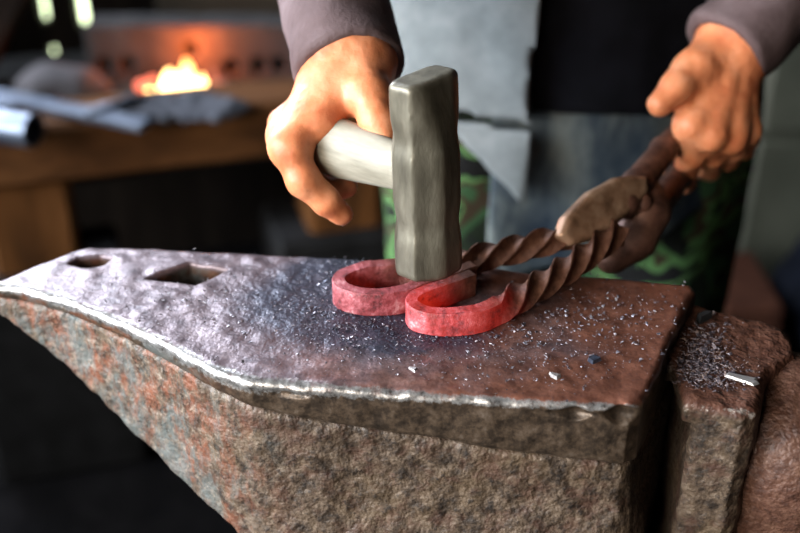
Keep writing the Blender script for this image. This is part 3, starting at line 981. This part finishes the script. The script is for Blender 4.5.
o = sdf_obj('trousers', f_trousers, (-.14, .90, .05), (.46, 1.26, 1.06), .006, M['camo'], person); o['label'] = 'green and brown camouflage trousers'
for c_ in (anR, anL):
    def f_boot(P, c_=c_):
        d = smin(cap(P, c_ + [0, .025, -.05], c_ + [0, -.14, -.055], .046, .042), cap(P, c_ + [0, .02, 0], c_ + [0, .02, .1], .052, .06), .03)
        return np.maximum(d, .001 - P[2])
    sdf_obj('boot', f_boot, c_ - [.08, .22, .101], c_ + [.08, .12, .16], .006, M['boot'], person)


def torso(P, off=0.0):
    """clothed trunk: distance from an upright oval that leans a little towards the anvil"""
    X, Y, Z = P
    lean = -.03 * (Z - .9)
    a = .188 + .02 * np.clip((Z - 1.0) / .4, 0, 1); b = .128 + .008 * np.clip((Z - 1.0) / .4, 0, 1)
    return (np.sqrt(((X - cx) / a) ** 2 + ((Y - cy - lean) / b) ** 2) - 1) * .145 - off


def folds(P, s, amp=.006):
    X, Y, Z = P
    return amp * vnoise(X, Y, Z * .30, .055, s) + amp * .5 * vnoise(X + .3 * Z, Y, Z * .8, .035, s + 1)


def f_sweater(P):
    X, Y, Z = P
    d = torso(P, .006) + folds(P, 71, .007)
    hem = .842 - .012 * np.clip((X - .12) / .2, 0, 1) + .01 * vnoise(X, Y, 0 * X, .05, 72)
    d = smax(np.maximum(d, hem - Z), Z - 1.44, .06)
    return np.maximum(d, -(torso(P, -.03)))


o = sdf_obj('sweater', f_sweater, (-.10, .86, .70), (.44, 1.30, 1.47), .006, M['sweater'], person); o['label'] = 'black sweater in the open front of the jacket'


def f_shirt(P):
    X, Y, Z = P
    flare = .02 * np.clip((.84 - Z) / .16, 0, 1)
    d = torso(P, -.004) - flare + folds(P, 75, .010)
    sh = np.abs(d) - .004
    hem = .660 + .03 * np.sin((X - .1) * 14) + .10 * np.clip((X - .24) / .12, 0, 1)
    return np.maximum(np.maximum(sh, hem - Z), np.maximum(Z - .90, np.maximum(.085 - X, Y - cy)))


o = sdf_obj('shirt', f_shirt, (.06, .86, .62), (.42, 1.12, .92), .004, M['denim'], person); o['label'] = 'faded blue-grey shirt tail hanging below the sweater'


def f_jacket(P):
    X, Y, Z = P
    flare = .016 * np.clip((.95 - Z) / .2, 0, 1)
    d = torso(P, .020) - flare + folds(P, 78, .008)
    sh = np.abs(d) - .0045
    back = (Y - cy - .005)                                   # positive behind the body
    xr = .120 + .012 * vnoise(0 * X, 0 * X, Z, .06, 80) - .02 * np.clip((Z - 1.0) / .4, 0, 1)   # edge of his right front panel
    xl = .335
    front_open = np.maximum(np.maximum(xr - X, X - xl), back)        # the gap left open
    hem = .753 + .075 * np.clip((.120 - X) / .075, 0, 1) + .22 * np.clip((X - .3) / .03, 0, 1)
    d = np.maximum(np.maximum(sh, -front_open), hem - Z)
    # pocket flap seam
    sm = np.abs(Z - (.842 - .10 * (X - .05))) - .0035; d = np.where((sm < 0) & (X < .12) & (Y < cy), d + .007, d)
    # shoulders
    y_ = smax(sh, Z - 1.46, .08)
    return np.maximum(d, y_)


jk = sdf_obj('jacket', f_jacket, (-.12, .83, .70), (.46, 1.32, 1.50), .0045, M['jacket'], person); jk['label'] = 'open grey work jacket'


def sleeve(s_, e, w, seed, cuff, r_c, r_e):
    a = w + (e - w) * cuff

    def fn(P):
        X, Y, Z = P
        d = cap(P, e, a, r_e, r_c); d = smin(d, cap(P, s_, e, .078, r_e), .03)
        n = (a - e) / np.linalg.norm(a - e)
        end = (X - a[0]) * n[0] + (Y - a[1]) * n[1] + (Z - a[2]) * n[2]
        d = d + .005 * vnoise(X, Y, Z, .045, seed) + .0025 * vnoise(X, Y, Z, .02, seed + 1)
        d = rcomb(d, end, .004)
        ws = w + (w - e) * .5
        return smax(d, -cap(P, ws, a + (e - a) * .22, r_c - .0055, r_c - .012), .003)
    lo, hi = bounds([s_, e, a], .10); return sdf_obj('sleeve', fn, lo, hi, .0032, M['sleeve'], jk)


sleeve(shR, Rel, Rw, 81, -.03, .0365, .048)
sleeve(shL, Lel, Lw, 84, -.055, .0362, .056)

# fingernails of the thumb on the tongs and the forefinger under the hammer handle
def nail(p, q, r, seed):
    t = (q - p) / np.linalg.norm(q - p); n = -FW - t * (-FW @ t); n /= np.linalg.norm(n); s_ = np.cross(t, n)
    c = q + n * (r * .80) - t * .001
    vv = []; ff = []
    for i in range(5):
        for j in range(5):
            u, v = i / 2 - 1, j / 2 - 1
            vv.append(c + t * u * .0062 + s_ * v * .0056 * (1 - .12 * u * u) - n * (v * v * .0026 + max(u, 0) ** 2 * .0012))
    for i in range(4):
        for j in range(4): a = i * 5 + j; ff.append((a, a + 1, a + 6, a + 5))
    o_ = mesh_obj('fingernail', vv, ff, M['nail'], person); m = o_.modifiers.new('t', 'SOLIDIFY'); m.thickness = .0012; m.offset = 0


nail(LH_th[2], LH_th[3], LH_tr[3], 1); nail(RH_f[0][2], RH_f[0][3], RH_r[0][3], 2)

# ------------------------------------------------------------------ the forge behind, on the left
zR = .62
A = atz(-60, 138, zR); B = atz(300, 100, zR)
fu = (B - A) / np.linalg.norm(B - A); fn_ = np.array([-fu[1], fu[0], 0.]); UZ = np.array([0, 0, 1.])
FAX = [fu, fn_, UZ]
FL = np.linalg.norm(B - A) + .25
mid = A + fu * (FL / 2 - .06)
forge = thing('forge_hearth', 'timber-fronted forge hearth with a low sooty back wall', 'forge', (*mid[:2], 0))
b = MB(); b.box(mid + fn_ * .055 - UZ * .045, (FL, .11, .09), FAX, .008); b.build('front_beam', M['wood'], forge)
for (px, w) in ((12, .125), (345, .12)):
    p = atz(px, 128 - (px - 25) * .105, zR); b = MB(); b.box(np.array([*(p + fn_ * .075)[:2], .45]), (w, .12, .20), FAX, .008); b.build('post', M['wood_v'], forge); b = MB(); b.box(np.array([*(p + fn_ * .07)[:2], .19]), (w + .12, .17, .38), FAX, .01); b.build('shade_block', M['black_iron'], forge)  # black block added under each post, in place of the shade there
b = MB(); b.box(mid + fn_ * .42 - UZ * .141, (FL, .54, .04), FAX); b.build('hearth_bed', M['black_iron'], forge)
b = MB(); b.box(mid + fn_ * .60 - UZ * .36, (FL, .03, .38), FAX); b.build('back_board', M['dark_wood'], forge)
# low sooty back plate with a row of air holes
bl, brr = at(88, 60, 1.93), at(330, 50, 1.93)
bc = (bl + brr) / 2; bc[1] = 1.95
bl_z0, bl_z1 = zR - .13, at(180, 24, 1.93)[2]
hol = [at(px, py, 1.92) for px, py in ((104, 66), (127, 66), (190, 50), (231, 68), (259, 67), (280, 66), (302, 66))]


def f_back(P):
    X, Y, Z = P
    d = boxd(P, (bc[0], 1.96, (bl_z0 + bl_z1) / 2), ((brr[0] - bl[0]) / 2, .035, (bl_z1 - bl_z0) / 2), None, .006)
    for h in hol: d = smax(d, -(np.sqrt((X - h[0]) ** 2 + (Z - h[2]) ** 2) - .013 + 0 * Y), .002)
    return d + .002 * vnoise(X, Y, Z, .03, 97)


o = sdf_obj('back_wall', f_back, (bl[0] - .02, 1.91, bl_z0 - .01), (brr[0] + .02, 2.01, bl_z1 + .015), .0045, M['firebrick'], forge)
o['label'] = 'sooty back wall with a row of round holes'


def on(px, py, z, Y=None): return atz(px, py, z)


# fire and coals
fc = at(182, 92, 1.80); zb = zR - .13 + .02
zb = zR - .12
rs = np.random.RandomState(3); mb = MB()
for k in range(170):
    a = rs.uniform(0, 6.28); r = .16 * math.sqrt(rs.rand())
    p = np.array([fc[0] + r * 1.2 * math.cos(a), fc[1] - .02 + r * .7 * math.sin(a), zb + rs.rand() * .045 * (1 - r / .18) + .004])
    V, F = flake_geo(rs, p, rs.uniform(.010, .022), .5, 1.1); mb.add(V, F)
tag(mb.build('coal_bed', M['coal']), 'bed of black coals around the fire in the forge', 'coals', kind='stuff')
fb = np.array([fc[0], fc[1] - .03, zb + .02])


def f_fire(P):
    X, Y, Z = P
    d = None
    for (dx, dy, h, r) in ((-.060, 0, .020, .019), (-.036, -.01, .036, .027), (-.010, .01, .066, .034), (.012, .0, .086, .036), (.034, -.01, .060, .031), (.054, .01, .030, .024)):
        p = fb + [dx, dy, 0]
        c = cap(P, p, p + np.array([.012 * math.sin(40 * dx), 0, h]), r, .003); d = c if d is None else smin(d, c, .022)
    return d + .004 * vnoise(X, Y, Z, .02, 91)


o = sdf_obj('fire', f_fire, fb - [.11, .06, .03], fb + [.11, .06, .18], .003, M['flame'], None,
            lambda V: dict(hotness=np.clip(1.30 - (V[:, 2] - fb[2]) / .11, 0, 1)))
tag(o, 'orange and yellow fire burning in the forge', 'fire')
for (px, py, r, lab) in ((142, 85, .012, 'single glowing red coal at the left end of the fire'), (152, 80, .009, 'small orange coal between the lone red coal and the fire')):
    V, F = sdf_geo(lambda P, c=at(px, py, 1.74), r=r: ell(P, c, (r, r, r * .8)) + .002 * vnoise(*P, .012, 93), at(px, py, 1.74) - .03, at(px, py, 1.74) + .03, .002)
    tag(mesh_obj('glowing_coal', V, F, M['ember']), lab, 'coal')

# things lying on the front beam and in the hearth
def rod(name, p, q, r, mat, label, cat, flat=None, seg=14):
    b = MB()
    if flat:
        t = (q - p); L = np.linalg.norm(t); t = t / L; s_ = np.cross(UZ, t); s_ /= np.linalg.norm(s_)
        b.box((p + q) / 2, (L, flat[0], flat[1]), [t, s_, np.cross(t, s_)], .002)
    else: b.tube([p, q], r, seg)
    return tag(b.build(name, mat, None, flat is None), label, cat)


pe = atz(34, 131, zR + .024); pd = np.array([-.95, .32, 0])
b = MB(); n_ = 24
b.tube([pe, pe + pd * .7], .024, 24, False); b.tube([pe + pd * .7, pe], .019, 24, False)
V = []; 
for r_ in (.024, .019): V += [pe + r_ * (math.cos(2 * math.pi * k / n_) * np.cross(pd, UZ) / np.linalg.norm(np.cross(pd, UZ)) + math.sin(2 * math.pi * k / n_) * UZ) for k in range(n_)]
b.add(V, [(k, (k + 1) % n_, n_ + (k + 1) % n_, n_ + k) for k in range(n_)])
tag(b.build('steel_pipe', M['steel'], None, True), 'thick steel pipe with dark open end on the forge beam', 'pipe')
rod('flat_bar', atz(-40, 88, zR + .008), atz(147, 126, zR + .008), 0, M['steel'], 'long blue-grey flat bar lying across the forge beam', 'metal bar', (.030, .012))
rod('steel_rod', atz(86, 112, zR + .018), atz(146, 97, zR + .018), .006, M['steel'], 'short steel rod crossing over the flat bar toward the fire', 'metal rod')
rod('steel_rod', atz(-30, 108, zR + .007), atz(60, 101, zR + .007), .007, M['steel'], 'thin steel rod lying behind the thick pipe', 'metal rod')


def f_ash(P):
    X, Y, Z = P
    d = None
    for (px, py, rx) in ((165, 112, .05), (200, 111, .05), (225, 112, .035), (180, 104, .06), (130, 108, .03)):
        p = atz(px, py, zR); c = ell(P, p, (rx, .04, .013)); d = c if d is None else smin(d, c, .01)
    return np.maximum(d + .004 * vnoise(X, Y, Z, .015, 95), zR + .0005 - Z)


p0 = atz(185, 112, zR)
tag(sdf_obj('ash_heap', f_ash, p0 - [.16, .08, .01], p0 + [.12, .10, .04], .003, M['ash']), 'low heap of blue-grey ash on the forge beam before the fire', 'ash', kind='stuff')
sp = at(60, 83, 1.80)


def f_stone(P): return ell(P, (sp[0], sp[1], zb + .041), (.085, .06, .045)) + .006 * vnoise(*P, .04, 96)


tag(sdf_obj('stone', f_stone, (sp[0] - .11, sp[1] - .08, zb - .005), (sp[0] + .11, sp[1] + .08, zb + .13), .005, M['stone']), 'rounded grey stone in the forge to the left of the fire', 'stone')
b = MB(); p, q = np.array([*at(-34, 120, 1.92)[:2], zb + .02]), at(16, -40, 2.05); t = q - p; L = np.linalg.norm(t); t = t / L; s_ = np.cross(t, [0, 1, 0]); s_ /= np.linalg.norm(s_)
b.box((p + q) / 2 , (L + .05, .10, .05), [t, s_, np.cross(t, s_)], .006)
tag(b.build('wooden_beam', M['dark_wood']), 'dark wooden beam leaning at the far left behind the forge', 'beam')

# ------------------------------------------------------------------ the shop
WY = 2.55
b = MB(); b.box((0, .6, -.05), (6.4, 6.2, .1)); tag(b.build('floor', M['floor']), kind='structure')
# back wall of boards; three gaps let the daylight through
gaps = [(37, 53, -60, 27), (75, 93, -60, 32), (46, 61, 47, 65)]
rects = []
for (x0, x1, y0_, y1_) in gaps:
    c0, c1 = at(x0 + 3, y1_ - 4, WY), at(x1 - 3, max(y0_, -60), WY); rects.append((c0[0], at(x1 - 3, y1_, WY)[0], c0[2], c1[2]))
xs = sorted({-3.2, 3.2, *[r[0] for r in rects], *[r[1] for r in rects]})
b = MB()
for i in range(len(xs) - 1):
    x0, x1 = xs[i], xs[i + 1]; m_ = (x0 + x1) / 2
    holes = sorted([(r[2], r[3]) for r in rects if r[0] <= m_ <= r[1]]); z = 0.0
    for (a, c) in holes + [(2.6, 2.6)]:
        if a > z: b.box((m_, WY + .03, (z + a) / 2), (x1 - x0, .06, a - z))
        z = c
tag(b.build('wall_back', M['dark_wood']), kind='structure')
for i, r in enumerate(rects):
    b = MB(); b.box(((r[0] + r[1]) / 2, WY + .05, (r[2] + r[3]) / 2), (r[1] - r[0], .01, r[3] - r[2]))
    tag(b.build('window_%d' % (i + 1), M['day']), kind='structure')
b = MB(); b.box((3.15, .6, 1.3), (.1, 6.2, 2.6)); tag(b.build('wall_right', M['dark_wood']), kind='structure')
# left wall with a wide window opening for the daylight
b = MB()
for (y0_, y1_, z0, z1) in ((-2.5, -1.6, 0, 2.6), (1.0, 3.7, 0, 2.6), (-1.6, 1.0, 0, .8), (-1.6, 1.0, 2.5, 2.6)):
    b.box((-2.4, (y0_ + y1_) / 2, (z0 + z1) / 2), (.1, y1_ - y0_, z1 - z0))
tag(b.build('wall_left', M['dark_wood']), kind='structure')
b = MB(); b.box((.4, .6, 2.65), (5.7, 6.2, .1)); tag(b.build('ceiling', M['dark_wood']), kind='structure')
# pale board on the back wall behind the fire
c = at(228, 8, 2.42)
b = MB(); b.box((c[0], 2.52, c[2]), (.36, .03, .16), None, .004); tag(b.build('wall_plank', M['beige_wood']), 'pale dusty plank on the back wall right of the fire', 'plank')

# right background: cupboard, bricks, sack
lx0 = at(752, 150, 1.95)[0]
cup = thing('cupboard', 'dusty grey-green cupboard standing by the back wall at right', 'cupboard', (lx0 + .32, 2.15, 0))
b = MB(); b.box((lx0 + .32, 2.15, .55), (.64, .38, 1.10), None, .01); b.build('carcass', M['locker'], cup)
for s_ in (0, 1):
    d = MB(); d.box((lx0 + .16 + .32 * s_, 1.952, .74), (.30, .02, .68), None, .005); dd = d.build('door', M['locker'], cup)
    h_ = MB(); h_.tube([(lx0 + .29 + .06 * s_, 1.935, .70), (lx0 + .29 + .06 * s_, 1.935, .80)], .006); h_.build('handle', M['black_iron'], dd, True)
d = MB(); d.box((lx0 + .32, 1.952, .21), (.62, .02, .34), None, .005); d.build('drawer', M['locker'], cup)
for k, (px, py, z) in enumerate(((752, 282, .0), (748, 268, .068), (757, 262, .136))):
    pass
bxp = atz(752, 330, .03)
for (dx, dz, lab) in ((0, 0, 'red brick at the bottom of the small stack behind the anvil'), (.012, .066, 'red brick in the middle of the small stack behind the anvil'), (-.006, .132, 'red brick on top of the small stack behind the anvil')):
    p = at(752, 275, 1.70); b = MB(); b.box((p[0] + dx, 1.74, .0325 + dz), (.105, .21, .065), None, .005); tag(b.build('brick', M['brick']), lab, 'brick', 'bricks stacked behind the anvil')
sk = at(832, 265, 1.72)


def f_sack(P): return np.maximum(smin(ell(P, (sk[0] + .02, 1.74, .14), (.11, .11, .13)), ell(P, (sk[0] + .02, 1.74, .26), (.05, .05, .035)), .05) + .008 * vnoise(*P, .05, 98), .001 - P[2])


tag(sdf_obj('sack', f_sack, (sk[0] - .14, 1.58, 0), (sk[0] + .18, 1.90, .38), .008, M['sack']), 'dark blue sack on the floor in front of the cupboard', 'sack')


# ------------------------------------------------------------------ light
def area(name, loc, target, size, size_y, power, col, spread=180):
    l = bpy.data.lights.new(name, 'AREA'); l.shape = 'RECTANGLE'; l.size = size; l.size_y = size_y; l.energy = power; l.color = col; l.spread = math.radians(spread)
    o_ = bpy.data.objects.new(name, l); COL.objects.link(o_); o_.location = loc
    o_.rotation_euler = (Vector(target) - Vector(loc)).to_track_quat('-Z', 'Y').to_euler()
    return o_


area('window_daylight', (-2.30, -.1, 1.65), (0, .6, .9), 2.0, 1.5, 54, (.88, .94, 1.0), 70)
area('rear_sheen_lamp', (-1.15, 2.45, 1.85), (0, .6, .85), 1.5, 1.1, 66, (.80, .87, 1.0), 110)  # added lamp before the solid back wall, puts a sheen on the anvil face
area('front_fill', (-1.7, -1.75, 1.75), (.05, .6, .8), 1.5, 1.4, 9, (1.0, .90, .78), 45)  # added unseen fill from the front left; no door is built there
pl = bpy.data.lights.new('fire_light', 'POINT'); pl.energy = 3.4; pl.color = (1.0, .17, .035); pl.shadow_soft_size = .03
po = bpy.data.objects.new('fire_light', pl); COL.objects.link(po); po.location = Vector(tuple(np.array([fb[0] + .006, 1.884, fb[2] + .060])))

w = bpy.data.worlds.new('world'); SC.world = w; w.use_nodes = True
bg = w.node_tree.nodes['Background']; bg.inputs['Color'].default_value = (.55, .65, .8, 1); bg.inputs['Strength'].default_value = .01
